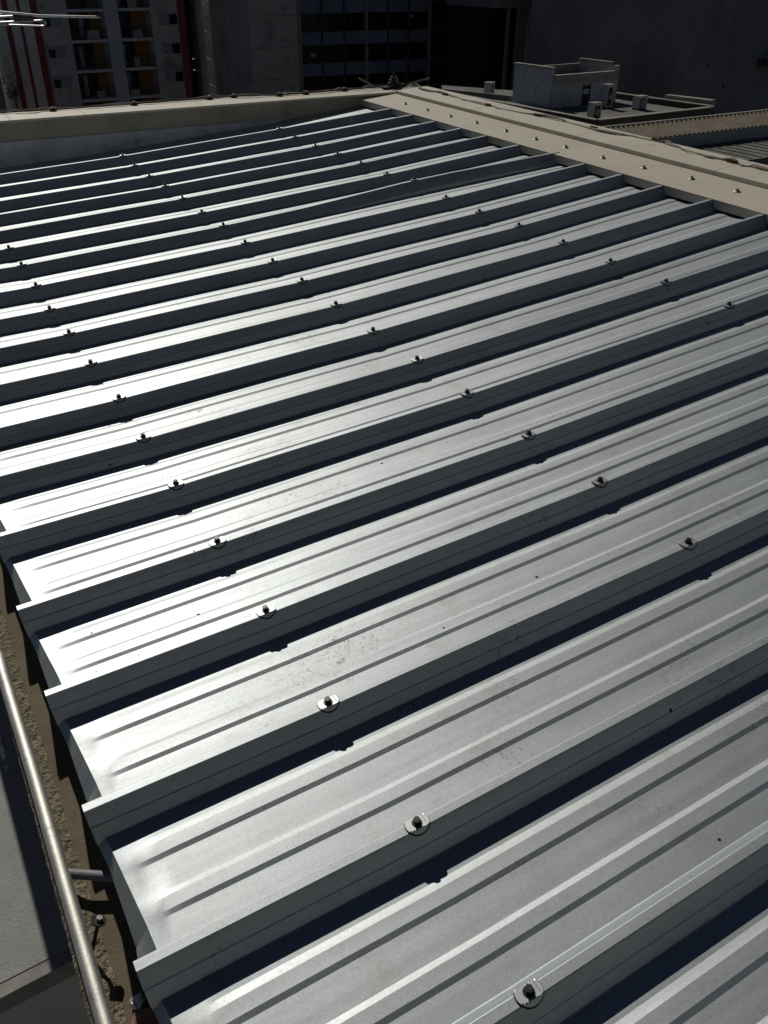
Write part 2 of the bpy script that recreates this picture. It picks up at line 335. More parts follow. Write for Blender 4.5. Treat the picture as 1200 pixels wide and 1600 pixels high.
# ---- screws with saddle washers along the ribs
def screw_meshes():
    # bolt: hex head on a flanged washer disc, roof frame metres
    b = MB()
    def cyl(r, z0, z1, n, r2=None, rot=0.0):
        r2 = r if r2 is None else r2
        o = len(b.v)
        for k in range(n): t = 2 * PI * k / n + rot; b.v.append(Vector((r * math.cos(t), r * math.sin(t), z0)))
        for k in range(n): t = 2 * PI * k / n + rot; b.v.append(Vector((r2 * math.cos(t), r2 * math.sin(t), z1)))
        for k in range(n): b.f.append((o + k, o + (k + 1) % n, o + n + (k + 1) % n, o + n + k))
        b.f.append(tuple(o + k for k in range(n))[::-1]); b.f.append(tuple(o + n + k for k in range(n)))
    cyl(0.0074, 0.0034, 0.0050, 20, 0.0068)
    cyl(0.0056, 0.0050, 0.0114, 6, 0.0052, 0.3)
    cyl(0.0036, 0.0114, 0.0118, 12, 0.0030)
    bolt = b.mesh('roof_screw', M['boltsteel'])
    # saddle washer: disc folded over the crest
    def saddle(r, lift, th):
        s = MB(); n = 28; m = 7; cw = (CW + 0.0115) * U
        slope = 0.158 / 0.092
        def fold(x, y):
            z = 0.0
            if abs(y) > cw:
                e = abs(y) - cw; L = math.hypot(1, slope); y = math.copysign(cw + e / L * 1.0, y); z = -e * slope / L
            return (x, y, z + lift)
        g = []
        for i in range(m + 1):
            for k in range(n):
                t = 2 * PI * k / n; rr = r * i / m
                # two ends are clipped flat like the stamped plate
                x = rr * math.cos(t); y = rr * math.sin(t)
                g.append((x, y))
        top = [fold(*q) for q in g]; bot = [(a, b_, c - th) for a, b_, c in top]
        s.v = [Vector(q) for q in top + bot]; O = len(top)
        for i in range(m):
            for k in range(n):
                a, b_, c, d = i * n + k, i * n + (k + 1) % n, (i + 1) * n + (k + 1) % n, (i + 1) * n + k
                if i == 0: s.f.append((a, c, d)); s.f.append((O + a, O + d, O + c))
                else: s.f.append((a, b_, c, d)); s.f.append((O + d, O + c, O + b_, O + a))
        for k in range(n):
            a, b_ = m * n + k, m * n + (k + 1) % n; s.f.append((a, b_, O + b_, O + a))
        return s
    sad = saddle(0.0170, 0.0036, 0.0008).mesh('saddle_washer', M['saddle'])
    gas = saddle(0.0178, 0.0026, 0.0022).mesh('rubber_gasket', M['rubber'])
    # stamped marks on the saddle plate
    st = MB()
    for k in range(4):
        yy = -0.0052 + k * 0.0034; st.box((0.0110, yy, 0.0036), (0.0126, yy + 0.0016, 0.0041))
    stm = st.mesh('stamped_mark', M['saddle'])
    return bolt, sad, gas, stm
bolt_me, sad_me, gas_me, st_me = screw_meshes()
rl = wloc(roof)
for (n, x) in SCREWS:
    rz = random.uniform(-0.25, 0.25)
    tilt = Quaternion((1, 0, 0), random.uniform(-0.05, 0.05)) @ Quaternion((0, 1, 0), random.uniform(-0.06, 0.06))
    p = RP(x, rib_y(n, x), 0.006 + zr(x, n))
    sc = inst('roof_screw', bolt_me, roof, p - rl, QQ @ tilt)
    inst('saddle_washer', sad_me, sc, (0, 0, 0), Quaternion((0, 0, 1), rz * 0.15)); inst('rubber_gasket', gas_me, sc, (0, 0, 0))
    if n < 6: inst('stamped_mark', st_me, sc, (0, 0, 0))

# ================================================================== FLASHING, RIGHT
flash = empty('sheet_flashing', RP(10, 12, -0.1), 'beige sheet flashing with a row of bright screws along the top end of the ribs', 'flashing')
XL = 9.655; XF = 10.70; YW = 19.60; Y0 = 2.0
mb = MB()
mb.box((XL, Y0, 0.006), (XF + 0.02, YW - 0.02, 0.018), RP)
mb.build('flashing_plate', M['flash'], flash)
fb = Quaternion((1, 0, 0), 0)
cone = MB()
def ring(mb, r, z, n=14): 
    o = len(mb.v)
    for k in range(n): t = 2 * PI * k / n; mb.v.append(Vector((r * math.cos(t), r * math.sin(t), z)))
    return o
def lathe(prof, n=14):
    mb = MB(); os = [ring(mb, r, z, n) for r, z in prof]
    for a, b in zip(os, os[1:]):
        for k in range(n): mb.f.append((a + k, a + (k + 1) % n, b + (k + 1) % n, b + k))
    mb.f.append(tuple(os[-1] + k for k in range(n))); mb.f.append(tuple(os[0] + k for k in range(n))[::-1]); return mb
dome = lathe([(0.0135, 0), (0.0135, 0.002), (0.0105, 0.0048), (0.0065, 0.0058), (0.0062, 0.0125), (0.0048, 0.0138)], 16).mesh('flashing_screw', M['zinc'], smooth=True)
for i in range(3, 19):
    y = i + random.uniform(-0.05, 0.05); x = 10.12 + random.uniform(-0.03, 0.03) + (0.12 if i < 10 else 0)
    inst('flashing_screw', dome, flash, RP(x, y, 0.018) - wloc(flash), QQ)
# drip faces between the ribs, scribed round each rib
for n in range(2, NR):
    a = rib_y(n, XL); b = rib_y(n + 1, XL) if n < NR - 1 else 19.78
    mb = MB(); zb = -0.118; g = 0.012
    ya = a + CW + g; yb = b - CW - g if n < NR - 1 else b
    wa = a + CW + g + 0.075; wb = (b - CW - g - 0.075) if n < NR - 1 else b
    for dx in (0, 0.012):
        mb.v += [RP(XL + dx, ya, 0.0155), RP(XL + dx, yb, 0.0155), RP(XL + dx, wb, zb), RP(XL + dx, wa, zb)]
    mb.f += [(0, 1, 2, 3), (7, 6, 5, 4), (0, 4, 5, 1), (1, 5, 6, 2), (2, 6, 7, 3), (3, 7, 4, 0)]
    for i in range(8): pass
    mb.build('drip_face', M['flash'], flash)
# dark closure behind the drip
mb = MB(); mb.box((XR + 0.02, Y0, -0.7), (XR + 0.06, YW, 0.0), RP); mb.build('closure_strip', M['rubber'], flash)

# ================================================================== PARAPETS
ZC = 0.09
rw = empty('parapet_wall', RP(11.05, 12, -12), 'low parapet with beige coping along the right side, carrying a cable', 'wall')
mb = MB(); mb.box((10.71, Y0, -14), (11.50, 20.30, ZC - 0.03), RP); mb.build('wall', M['render'], rw)
ys = [Y0, 5.3, 8.9, 12.4, 16.0, 20.66]
for a, b in zip(ys, ys[1:]):
    mb = MB(); mb.box((10.67, a + 0.008, -0.012), (11.55, b - 0.004 if b < 20 else 19.40, ZC), RP); mb.build('coping_piece', M['coping'], rw)
# left parapet: level coping while the roof falls away from it
def zl(x): return 0.055 - 0.0725 * (x - 10.7)
lw = empty('parapet_wall', RP(4, 20.2, -12), 'far parapet wall with level pale coping behind the last sheet of the roof', 'wall')
mb = MB()
def wedge(mb, x0, x1, y0, y1, zt, zb):        # zt(x), zb(x)
    p = [(x0, y0, zb(x0)), (x1, y0, zb(x1)), (x1, y1, zb(x1)), (x0, y1, zb(x0)), (x0, y0, zt(x0)), (x1, y0, zt(x1)), (x1, y1, zt(x1)), (x0, y1, zt(x0))]
    mb.hexa([RP(*q) for q in p])
wedge(mb, -6, 11.44, 19.57, 20.38, lambda x: zl(x) - 0.05, lambda x: -14); mb.build('wall', M['render'], lw)
cps = [-6, -3.1, -0.6, 1.35, 2.9, 5.6, 8.2, 11.55]
for a, b in zip(cps, cps[1:]):
    mb = MB(); wedge(mb, a + 0.01, b, 19.45, 20.45, zl, lambda x: zl(x) - 0.045); mb.build('coping_piece', M['coping'], lw)
mb = MB(); wedge(mb, XE, 7.4, 19.52, 19.565, lambda x: max(zl(x) - 0.43, -0.2), lambda x: -H - 0.10); mb.build('wall_upstand', M['upstand'], lw)

# ---- cable and clamps on the copings
def cable_on(name, pts, clamps, label, smalls=()):
    e = empty(name, RP(*pts[len(pts) // 2]), label, 'cable')
    def path(seed, amp, lift, steps=90):
        rnd = random.Random(seed); out = []
        tot = len(pts) - 1
        offs = [rnd.uniform(-amp, amp) for _ in range(40)]
        for i in range(steps + 1):
            t = i / steps * tot; k = min(int(t), tot - 1); f = t - k
            p = Vector(pts[k]).lerp(Vector(pts[k + 1]), f); w = i / steps * 38; j = int(w); g = w - j; g = g * g * (3 - 2 * g)
            o = offs[j] * (1 - g) + offs[j + 1] * g
            q = p + Vector((o * 1.0 if name_axis else 0, 0 if name_axis else o, lift + abs(o) * 0.25)); out.append(RP(*q))
        return out
    global name_axis
    name_axis = abs(pts[0][0] - pts[-1][0]) < 1.0
    m1 = MB(); m1.tube(path(1, 0.025, 0.022), 0.0042, 7); m1.build('cable_core', M['cable'], e, smooth=True)
    m2 = MB(); m2.tube(path(2, 0.11, 0.035), [0.003 + 0.0065 * abs(math.sin(i * 0.23)) ** 2 for i in range(91)], 6, flat=0.55); m2.build('loose_sheath', M['ribbon'], e, smooth=True)
    for c in clamps:
        mb = MB(); w, l = (0.045, 0.075)
        T = (lambda x, y, z, c=c: RP(c[0] + x, c[1] + y, c[2] + z))
        a = (w, l) if name_axis else (l, w)
        mb.box((-a[0], -a[1], 0.0), (a[0], a[1], 0.05), T); mb.box((-a[0] * 0.5, -a[1] * 1.35, 0.05), (a[0] * 0.5, a[1] * 1.1, 0.075), T)
        mb.build('cable_clamp', M['clamp'], e)
    return e
R_PATH = [(11.367, 19.969, 0.06), (11.218, 17.955, 0.06), (11.179, 16.096, 0.06), (11.281, 14.414, 0.06), (11.319, 12.648, 0.06), (11.462, 11.071, 0.06), (11.342, 10.105, 0.06), (11.268, 9.074, 0.06), (11.235, 8.323, 0.06)]
R_CLAMPS = [(11.218, 17.955, 0.06), (11.179, 16.096, 0.06), (11.281, 14.414, 0.06), (11.319, 12.648, 0.06), (11.462, 11.071, 0.06), (11.268, 9.074, 0.06)]
L_PATH = [(1.271, 20.345, 0.744), (2.374, 20.269, 0.664), (4.193, 20.27, 0.532), (6.028, 20.34, 0.399), (6.673, 20.364, 0.352), (7.743, 20.065, 0.274), (8.458, 20.072, 0.223), (9.574, 20.145, 0.142), (10.775, 20.206, 0.055)]
L_CLAMPS = [(2.374, 20.269, 0.664), (4.193, 20.27, 0.532), (6.028, 20.34, 0.399), (6.673, 20.364, 0.352), (7.743, 20.065, 0.274), (8.458, 20.072, 0.223), (9.574, 20.145, 0.142)]

cable_on('coping_cable', R_PATH, R_CLAMPS, 'weathered cable held by brown clamps along the right coping')
cable_on('coping_cable', L_PATH, L_CLAMPS, 'thin dark cable held by clamps along the far coping on the left')
# lightning terminal at the corner
lt = empty('lightning_terminal', RP(10.9, 19.9, ZC), 'small dark lightning terminal with two short rods where the parapets meet', 'lightning rod')
mb = MB(); T = lambda x, y, z: RP(10.95 + x, 19.95 + y, ZC + z)
mb.box((-0.36, -0.10, -0.01), (0.34, 0.12, 0.03), T); mb.box((-0.16, -0.12, 0.03), (0.12, 0.10, 0.09), T); mb.build('base_block', M['cable'], lt)
mb = MB()
for k, (r, z) in enumerate(((0.035, 0.09), (0.030, 0.15), (0.022, 0.21))):
    mb.tube([T(-0.02, 0, z), T(-0.02, 0, z + 0.025)], r, 12); mb.tube([T(-0.02, 0, z + 0.025), T(-0.02, 0, z + 0.06)], r * 0.5, 8)
mb.tube([T(-0.02, 0, 0.27), T(-0.01, 0, 0.34)], 0.009, 6)
mb.build('insulator_stack', M['cable'], lt)
for p, q in (((-0.62, 0.05, 0.10), (-0.95, 0.15, 0.30)), ((0.30, -0.25, 0.06), (0.75, -0.55, 0.16))):
    mb = MB(); mb.tube([T(*p), T(*q)], 0.0055, 6); mb.build('short_rod', M['ribbon'], lt)
    mb = MB(); mb.tube([T(0, 0, 0.05), T(*p)], 0.004, 6); mb.build('short_arm', M['cable'], lt)

# ================================================================== EAVE SIDE: LEDGE, TUBE, LOWER SLAB
ZL = -0.70
ledge = empty('ledge_wall', RP(-1.6, 3, -16), 'rough brown concrete wall head below the eave, beside the metal tube', 'wall')
mb = MB(); mb.box((-1.68, -6, -16), (-0.6, 19.7, ZL), RP); mb.build('wall', M['ledge'], ledge)
# rough mortar kerb strip with uneven edges
mb = MB(); ns = 420; rnd = random.Random(3); cols = 6
prev = 0
for i in range(ns + 1):
    y = -5.9 + i * (25.5 / ns); e1 = rnd.uniform(-0.018, 0.018); e2 = rnd.uniform(-0.006, 0.006)
    for j in range(cols):
        t = j / (cols - 1); x = -1.855 + e1 * 0.2 * (1 if j == 0 else 0) + t * 0.18 + (e2 if j == cols - 1 else 0)
        z = ZL + 0.018 + rnd.uniform(-0.010, 0.010) - (0.05 if j == 0 else 0) - (0.012 if j == cols - 1 else 0)
        mb.v.append(RP(x, y, z))
    mb.v.append(RP(-1.855, y, -16))
K = cols + 1
for i in range(ns):
    for j in range(cols - 1): a = i * K + j; mb.f.append((a, a + K, a + K + 1, a + 1))
    a = i * K; mb.f.append((a, a + cols, a + K + cols, a + K))
mb.build('mortar_edge', M['mortar'], ledge)
# tube
rail = empty('guard_tube', RP(-1.77, 3, -0.6), 'long galvanised steel tube running down the left edge beside the roof ends', 'pipe')
zt = -0.56; rt = 0.044 * U
mb = MB(); mb.tube([RP(-1.765, -3, zt), RP(-1.768, 1, zt), RP(-1.772, 3, zt), RP(-1.785, 4.08, zt)], rt, 20, cap=False); mb.build('tube', M['steel_tube'], rail, smooth=True)
mb = MB(); mb.tube([RP(-1.785, 4.05, zt), RP(-1.786, 4.12, zt), RP(-1.786, 4.3, zt), RP(-1.79, 4.36, zt)], [rt, rt * 1.16, rt * 1.16, rt], 20); mb.build('coupling', M['steel_tube'], rail, smooth=True)
mb = MB(); mb.tube([RP(-1.79, 4.3, zt), RP(-1.83, 6.5, zt), RP(-1.95, 19, zt)], rt * 0.96, 16, cap=False); mb.build('tube', M['steel_tube'], rail, smooth=True)
mb = MB(); mb.tube([RP(-1.75, 2.16, zt - 0.01), RP(-1.49, 1.985, zt - 0.03)], 0.030 * U, 14); mb.build('side_stub', M['greytube'], rail, smooth=True)
# drill screw with big washer leaning on the ledge
SCREW_A = (-1.771, 1.637, -0.7) ; SCREW_B = (-1.649, 1.671, -0.45)
ds = empty('drill_screw', RP(-1.66, 1.5, ZL), 'long threaded screw with a round washer sticking out of the ledge', 'screw')
a = Vector(SCREW_A); b = Vector(SCREW_B); ax = (b - a)
mb = MB(); L = 44; pts = [RP(*(a + ax * (i / L))) for i in range(L + 1)]
mb.tube(pts, [0.0021 if i % 2 else 0.0031 for i in range(L + 1)], 8); mb.build('threaded_shaft', M['boltsteel'], ds, smooth=False)
mb = MB(); mb.tube([RP(*b), RP(*(b + ax * 0.035))], 0.0105, 22); mb.build('washer', M['boltsteel'], ds)
mb = MB(); mb.tube([RP(*(b + ax * 0.035)), RP(*(b + ax * 0.11))], 0.0046, 6); mb.build('hex_head', M['zinc'], ds)
# bits of debris
def lump(r, seed, sq=(1, 1, 1)):
    bm = bmesh.new(); bmesh.ops.create_icosphere(bm, subdivisions=2, radius=1); rr = random.Random(seed); mb = MB()
    mb.v = [Vector((v.co.x * sq[0], v.co.y * sq[1], v.co.z * sq[2])) * r * rr.uniform(0.75, 1.2) for v in bm.verts]; mb.f = [tuple(v.index for v in f.verts) for f in bm.faces]; bm.free(); return mb
def place(mb, p):
    mb.v = [Q @ v + p for v in mb.v]; return mb
tag(place(lump(0.010, 4, (1, 1.1, 0.5)), RP(-1.60, 1.27, ZL + 0.02)).build('foil_scrap', M['foil']), 'crumpled scrap of shiny foil lying on the ledge below the screw', 'scrap')
tag(place(lump(0.026, 9, (1.0, 1.2, 0.35)), RP(-1.60, 1.10, ZL + 0.01)).build('brick_fragment', M['brick']), 'reddish broken brick fragment on the ledge at the bottom edge', 'brick')
# lower slab
ZS = -4.0
mb = MB(); mb.box((-40, 4.02, ZS - 0.22), (-1.86, 60, ZS), RP); tag(mb.build('lower_slab', M['slab']), kind='structure')
mb = MB(); mb.box((-40, 3.88, ZS - 0.24), (-1.865, 4.018, ZS - 0.008), RP); tag(mb.build('slab_rim', M['slabedge']), kind='structure')
mb = MB(); mb.box((-40, -40, -16.2), (-1.80, 3.9, -16), RP); tag(mb.build('lower_floor', M['slabedge']), kind='structure')
mb = MB(); mb.box((-2.05, 3.0, -15.98), (-1.80, 3.3, -2.0), RP)

# ================================================================== THE CITY BEYOND
# surveyed points: bearing and drop read off the photograph, distance in metres
def ray(px, py):
    r = Vector(((px - 600) / F, (py - 800) / F, 1.0)); a, b, c = [Vector(v) for v in CAM_R]
    return (Q @ (a * r.x + b * r.y + c * r.z)).normalized()
def at_level(px, py, z): d = ray(px, py); return CP + d * ((z - CP.z) / d.z)
def at_range(px, py, D): d = ray(px, py); return CP + d * (D / math.hypot(d.x, d.y))
class Facade:
    """vertical plane; u metres along it, z height, w metres towards the viewer"""
    def __init__(s, px, D, dirx):
        o = at_range(px, 100, D); s.o = Vector((o.x, o.y, 0)); d = ray(dirx, -60); s.d = Vector((d.x, d.y, 0)).normalized()
        s.n = Vector((s.d.y, -s.d.x, 0))
        if s.n.dot(CP - s.o) < 0: s.n = -s.n
    def uv(s, px, py):
        r = ray(px, py); t = (s.o - CP).dot(s.n) / r.dot(s.n); p = CP + r * t; return ((p - s.o).dot(s.d), p.z)
    def P(s, u, z, w=0.0): q = s.o + s.d * u + s.n * w; return Vector((q.x, q.y, z))
    def box(s, mb, u0, u1, z0, z1, w0, w1):
        mb.hexa([s.P(u0, z0, w0), s.P(u1, z0, w0), s.P(u1, z0, w1), s.P(u0, z0, w1), s.P(u0, z1, w0), s.P(u1, z1, w0), s.P(u1, z1, w1), s.P(u0, z1, w1)])
    def part(s, name, m, parent, *boxes, label=None):
        mb = MB()
        for b in boxes: s.box(mb, *b)
        o = mb.build(name, m, parent)
        if label: o['label'] = label
        return o
GZ = -30.0
# ---------------------------------------------------------------- materials
M['apt'] = mat('apartment_grey_render', (0.60, 0.53, 0.46), 0.9, 0, 0.12, 0.5, dirt=(0.252, 0.234, 0.216), dscale=0.4)
M['apt_cream_lit'] = mat('apartment_cream_skylit_stripe', (0.780, 0.720, 0.630), 0.9, 0, 0.1, 0.8, dirt=(0.600, 0.540, 0.465), dscale=1.2)  # cream paint, lightened as if the tower face caught more skylight
M['apt_red'] = mat('apartment_red_stripe', (0.30, 0.08, 0.07), 0.9, 0, 0.15, 0.8)
M['apt_pier'] = mat('apartment_pier_grey', (0.58, 0.55, 0.51), 0.9, 0, 0.1, 0.6)
M['slabw'] = mat('balcony_slab_paint', (0.68, 0.65, 0.58), 0.9, 0, 0.15, 1.0)
M['ochre'] = mat('ochre_balcony_wall', (0.30, 0.15, 0.05), 0.9, 0, 0.15, 1.2)
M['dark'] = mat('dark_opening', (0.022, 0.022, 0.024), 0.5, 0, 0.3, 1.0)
M['glass'] = mat('dark_glass', (0.012, 0.013, 0.015), 0.12, 0, 0.3, 0.6, spec=0.35)
M['frame'] = mat('window_frame_grey', (0.34, 0.34, 0.34), 0.6, 0, 0.1, 2)
M['pane'] = mat('grey_shutter_pane', (0.36, 0.36, 0.36), 0.5, 0, 0.25, 0.8)
M['spandrel'] = mat('blue_spandrel_panel', (0.17, 0.18, 0.235), 0.4, 0, 0.25, 0.5, spec=0.25)
M['spandrel2'] = mat('grey_blue_spandrel_panel', (0.085, 0.10, 0.12), 0.5, 0, 0.3, 0.5, spec=0.2)
M['off_wall'] = mat('office_concrete', (0.48, 0.43, 0.36), 0.9, 0, 0.12, 0.35, dirt=(0.216, 0.198, 0.180), dscale=0.5)
M['off_post'] = mat('office_brown_post', (0.30, 0.25, 0.19), 0.8, 0, 0.2, 0.8)
M['off_mull'] = mat('office_mullion', (0.063, 0.061, 0.058), 0.7, 0, 0.2, 1)
M['blank'] = mat('dark_render', (0.25, 0.225, 0.20), 0.95, 0, 0.22, 0.25, dirt=(0.14, 0.14, 0.135), dscale=0.18)  # dark render with random darker patches
M['blank2'] = mat('darker_render', (0.075, 0.07, 0.065), 0.95, 0, 0.2, 0.3)  # darkest render: recess, kerb faces, joints, grilles and feet
M['terrace'] = mat('grey_roof_screed', (0.17, 0.17, 0.155), 0.95, 0, 0.25, 0.9, dirt=(0.060, 0.060, 0.055), dscale=1.6)
M['bluewall'] = mat('pale_blue_grey_render', (0.44, 0.455, 0.455), 0.9, 0, 0.12, 0.9, dirt=(0.306, 0.360, 0.414), dscale=1.4)
M['rust_roof'] = mat('rusty_brown_roof', (0.135, 0.099, 0.081), 0.9, 0, 0.3, 1.5)
M['trim'] = mat('weathered_parapet_trim', (0.30, 0.285, 0.245), 0.9, 0, 0.25, 1.5)
M['ac'] = mat('ac_casing', (0.5, 0.5, 0.47), 0.6, 0, 0.1, 3)
M['fibro'] = mat('fibre_cement_sheet', (0.360, 0.300, 0.220), 0.9, 0, 0.15, 1.5, dirt=(0.220, 0.180, 0.130), dscale=4, dlo=0.48, dhi=0.72)
M['gutter'] = mat('blue_grey_gutter_wall', (0.34, 0.35, 0.35), 0.8, 0, 0.15, 0.8)
M['bounce_block_render'] = mat('grey_render', (0.30, 0.305, 0.30), 0.9, 0, 0.12, 0.5)  # grey of the added block that reflects light onto the rib sides
M['street'] = mat('asphalt', (0.05, 0.05, 0.05), 0.95, 0, 0.2, 0.5)
M['leaf'] = mat('dark_leaves', (0.045, 0.065, 0.03), 0.8, 0, 0.4, 8)
M['bulb'] = mat('lit_bulb', (0.9, 0.9, 0.85), 0.5, 0, 0.0, 1, emis=(1.0, 0.95, 0.85), estr=0.5)

mb = MB(); mb.v = [Vector((-900, -900, GZ)), Vector((900, -900, GZ)), Vector((900, 900, GZ)), Vector((-900, 900, GZ))]; mb.f = [(0, 1, 2, 3)]
tag(mb.build('ground', M['street']), kind='structure')

# ---------------------------------------------------------------- apartment block
def window(fc, u0, u1, z0, z1, root, dark_left=True, hood=False):
    fr = MB(); t = 0.05
    fc.box(fr, u0, u1, z0, z0 + t, -0.02, 0.05); fc.box(fr, u0, u1, z1 - t, z1, -0.02, 0.05)
    fc.box(fr, u0, u0 + t, z0 + t, z1 - t, -0.02, 0.05); fc.box(fr, u1 - t, u1, z0 + t, z1 - t, -0.02, 0.05)
    um = u0 + (u1 - u0) * (0.42 if dark_left else 0.55); fc.box(fr, um - t / 2, um + t / 2, z0 + t, z1 - t, -0.02, 0.05)
    f = fr.build('window', M['frame'], root)
    a = MB(); fc.box(a, u0 + t, um - t / 2, z0 + t, z1 - t, -0.015, 0.01); a.build('pane', M['glass'] if dark_left else M['pane'], f)
    a = MB(); fc.box(a, um + t / 2, u1 - t, z0 + t, z1 - t, -0.015, 0.015); a.build('pane', M['pane'] if dark_left else M['glass'], f)
    if hood: a = MB(); fc.box(a, u0 - 0.15, u1 + 0.15, z1 + 0.12, z1 + 0.2, 0, 0.45); a.build('window_hood', M['frame'], f)
apt = Facade(170, 100.0, 2900)
base = apt.P(0, GZ, 0)
ab = empty('apartment_building', base, 'grey apartment block with cream and red stripes and stacked balconies, behind the far parapet', 'building')
A = lambda px, py: apt.uv(px, py)
z1 = A(150, 62)[1]; z2 = A(150, 109)[1]; FH = z1 - z2                     # floor height between balcony slabs
zbase = z2                                                              # top of one slab
ux = lambda px, py=85: A(px, py)[0]
TOP = 12.0
# vertical edges measured at mid height (y about 85)
e = dict(l=ux(6), a=ux(18), b=ux(27.5), c=ux(38), d=ux(42), ee=ux(61), f=ux(74), g=ux(116), h=ux(172), i=ux(193), j=ux(243), k=ux(284), l2=ux(295), m=ux(311), n=ux(322))
apt.part('wall', M['apt'], ab, (e['f'], e['g'], GZ, TOP, -10, 0), (e['j'], e['k'], GZ, TOP, -10, 0))
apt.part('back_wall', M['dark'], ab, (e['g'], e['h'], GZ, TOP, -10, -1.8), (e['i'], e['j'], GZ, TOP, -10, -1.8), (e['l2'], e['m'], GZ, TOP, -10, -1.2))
apt.part('pier', M['apt_pier'], ab, (e['h'], e['i'], GZ, TOP, -10, 0.15))
# striped stair tower stands proud
sw = Facade(50, 98.5, 2900)
S_ = lambda px: sw.uv(px, 85)[0]
edges = [(-6, 15, 'apt_cream_lit'), (15, 22, 'apt_red'), (22, 34.5, 'apt_cream_lit'), (34.5, 40, 'apt_red'), (40, 59, 'apt_cream_lit'), (59, 73, 'apt_red')]
edges = [(2, 18, 'apt_cream_lit'), (18, 27, 'apt_red'), (27, 40, 'apt_cream_lit'), (40, 45.5, 'apt_red'), (45.5, 60.5, 'apt_cream_lit'), (60.5, 74.5, 'apt_red')]
for a, b, m in edges:
    sw.part('stripe', M[m], ab, (S_(a), S_(b), GZ, TOP, -2.0, 0.0 if m == 'apt_cream_lit' else -0.12))
apt.part('stripe', M['apt_red'], ab, (e['k'], e['l2'], GZ, TOP, -10, 0.1), label='narrow dark red stripe')
apt.part('pier', M['off_post'], ab, (e['m'], e['n'], GZ, TOP, -10, 0.2), label='brown pier')
for k in range(-5, 6):
    zs = zbase + k * FH; zt_ = zs + FH
    if zs < -16 or zs > 9: continue
    for (u0, u1, orl) in ((e['g'], e['h'], 0.70), (e['i'], e['j'], 0.55)):
        apt.part('balcony_slab', M['slabw'], ab, (u0, u1, zs - 0.24, zs, -1.8, 0.05))
        uo = u0 + (u1 - u0) * orl
        apt.part('balcony_side_wall', M['ochre'], ab, (uo, u1 - 0.02, zs, zt_ - 0.24, -1.8, -1.55))
        rl_ = MB(); apt.box(rl_, u0, u1, zs + 1.0, zs + 1.06, -0.06, 0.0)
        nb = 14
        for q in range(nb): uu = u0 + (u1 - u0) * (q + 0.5) / nb; apt.box(rl_, uu - 0.02, uu + 0.02, zs, zs + 1.0, -0.05, -0.02)
        rl_.build('railing', M['off_mull'], ab)
        # things standing on the balconies as dark and pale shapes
        rr = random.Random(k * 7 + int(u0 * 3)); 
        ud = u0 + (uo - u0) * rr.uniform(0.1, 0.3); dw = (uo - u0) * rr.uniform(0.4, 0.6)
        apt.part('balcony_door', M['glass'], ab, (ud, ud + dw, zs, zs + 2.1, -1.8, -1.72))
        if rr.random() < 0.7: apt.part('curtain', M['pane'], ab, (ud + dw * 0.5, ud + dw * 0.8, zs + 0.1, zs + 2.0, -1.72, -1.68))
        if rr.random() < 0.8:
            tw = rr.uniform(0.5, 1.3); ut = rr.uniform(u0 + 0.1, u1 - tw - 0.2); apt.part('balcony_screen', M['apt'], ab, (ut, ut + tw, zs + 0.05, zs + rr.uniform(0.6, 0.95), -0.35, -0.1))
    w0, w1 = A(77, 92)[0], A(105, 92)[0]
    off = FH * 0
    z_lo = A(90, 91)[1] + k * FH; z_hi = A(90, 76)[1] + k * FH
    window(apt, w0, w1, z_lo, z_hi, ab, True, True)
    w0, w1 = A(254, 84)[0], A(283, 84)[0]; window(apt, w0, w1, A(270, 84)[1] + k * FH, A(270, 67)[1] + k * FH, ab, False, False)
    for dz in (0.35, 1.9):
        if zs > -13 and random.random() < 0.75: 
            apt.part('stair_lamp', M['bulb'], ab, ((e['l2'] + e['m']) / 2 + 0.3, (e['l2'] + e['m']) / 2 + 0.42, zs + dz, zs + dz + 0.1, -1.2, -1.1))
    apt.part('stair_landing', M['off_mull'], ab, (e['l2'], e['m'], zs - 0.3, zs, -1.2, -0.3))

# dark house edge and a plant at far left
dh = Facade(6, 90.0, 2900)
mb = MB(); dh.box(mb, dh.uv(-60, 150)[0], dh.uv(7, 150)[0], GZ, dh.uv(6, 84)[1], -8, 0)
hb = empty('low_house', dh.P(-3, GZ, 0), 'dark low house cut by the left edge, in front of the striped tower', 'building')
mb.build('wall', M['blank'], hb)
dh.part('window', M['spandrel'], hb, (dh.uv(-30, 150)[0], dh.uv(5, 150)[0], dh.uv(0, 168)[1], dh.uv(0, 140)[1], 0, 0.05))
def leaf_plant(root_p, name, label, n, h, spread, cat='plant', seed=1):
    r = random.Random(seed); t = empty(name, root_p, label, cat)
    st = MB(); lf = MB()
    for k in range(7):
        a = r.uniform(0, 2 * PI); tip = root_p + Vector((math.cos(a) * spread * r.random(), math.sin(a) * spread * r.random(), h * r.uniform(0.5, 1)))
        st.tube([root_p, (root_p + tip) / 2 + Vector((0, 0, h * 0.1)), tip], [0.05, 0.035, 0.012], 5)
        for q in range(n // 7):
            c = root_p.lerp(tip, r.uniform(0.35, 1.05)) + Vector((r.gauss(0, 0.25), r.gauss(0, 0.25), r.gauss(0, 0.15)))
            u = Vector((r.gauss(0, 1), r.gauss(0, 1), r.gauss(-0.3, 0.5))).normalized(); v = u.cross(Vector((r.random(), r.random(), 1))).normalized(); L = r.uniform(0.25, 0.5)
            lf.add([c, c + u * L * 0.5 + v * L * 0.14, c + u * L, c + u * L * 0.5 - v * L * 0.14], [(0, 1, 2, 3)])
    st.build('stem', M['off_post'], t); o = lf.build('foliage', M['leaf'], t); o['kind'] = 'stuff'
leaf_plant(at_range(28, 171, 92), 'palm_shrub', 'small dark leafy shrub in front of the cream and red stripes', 160, 3.4, 1.0)

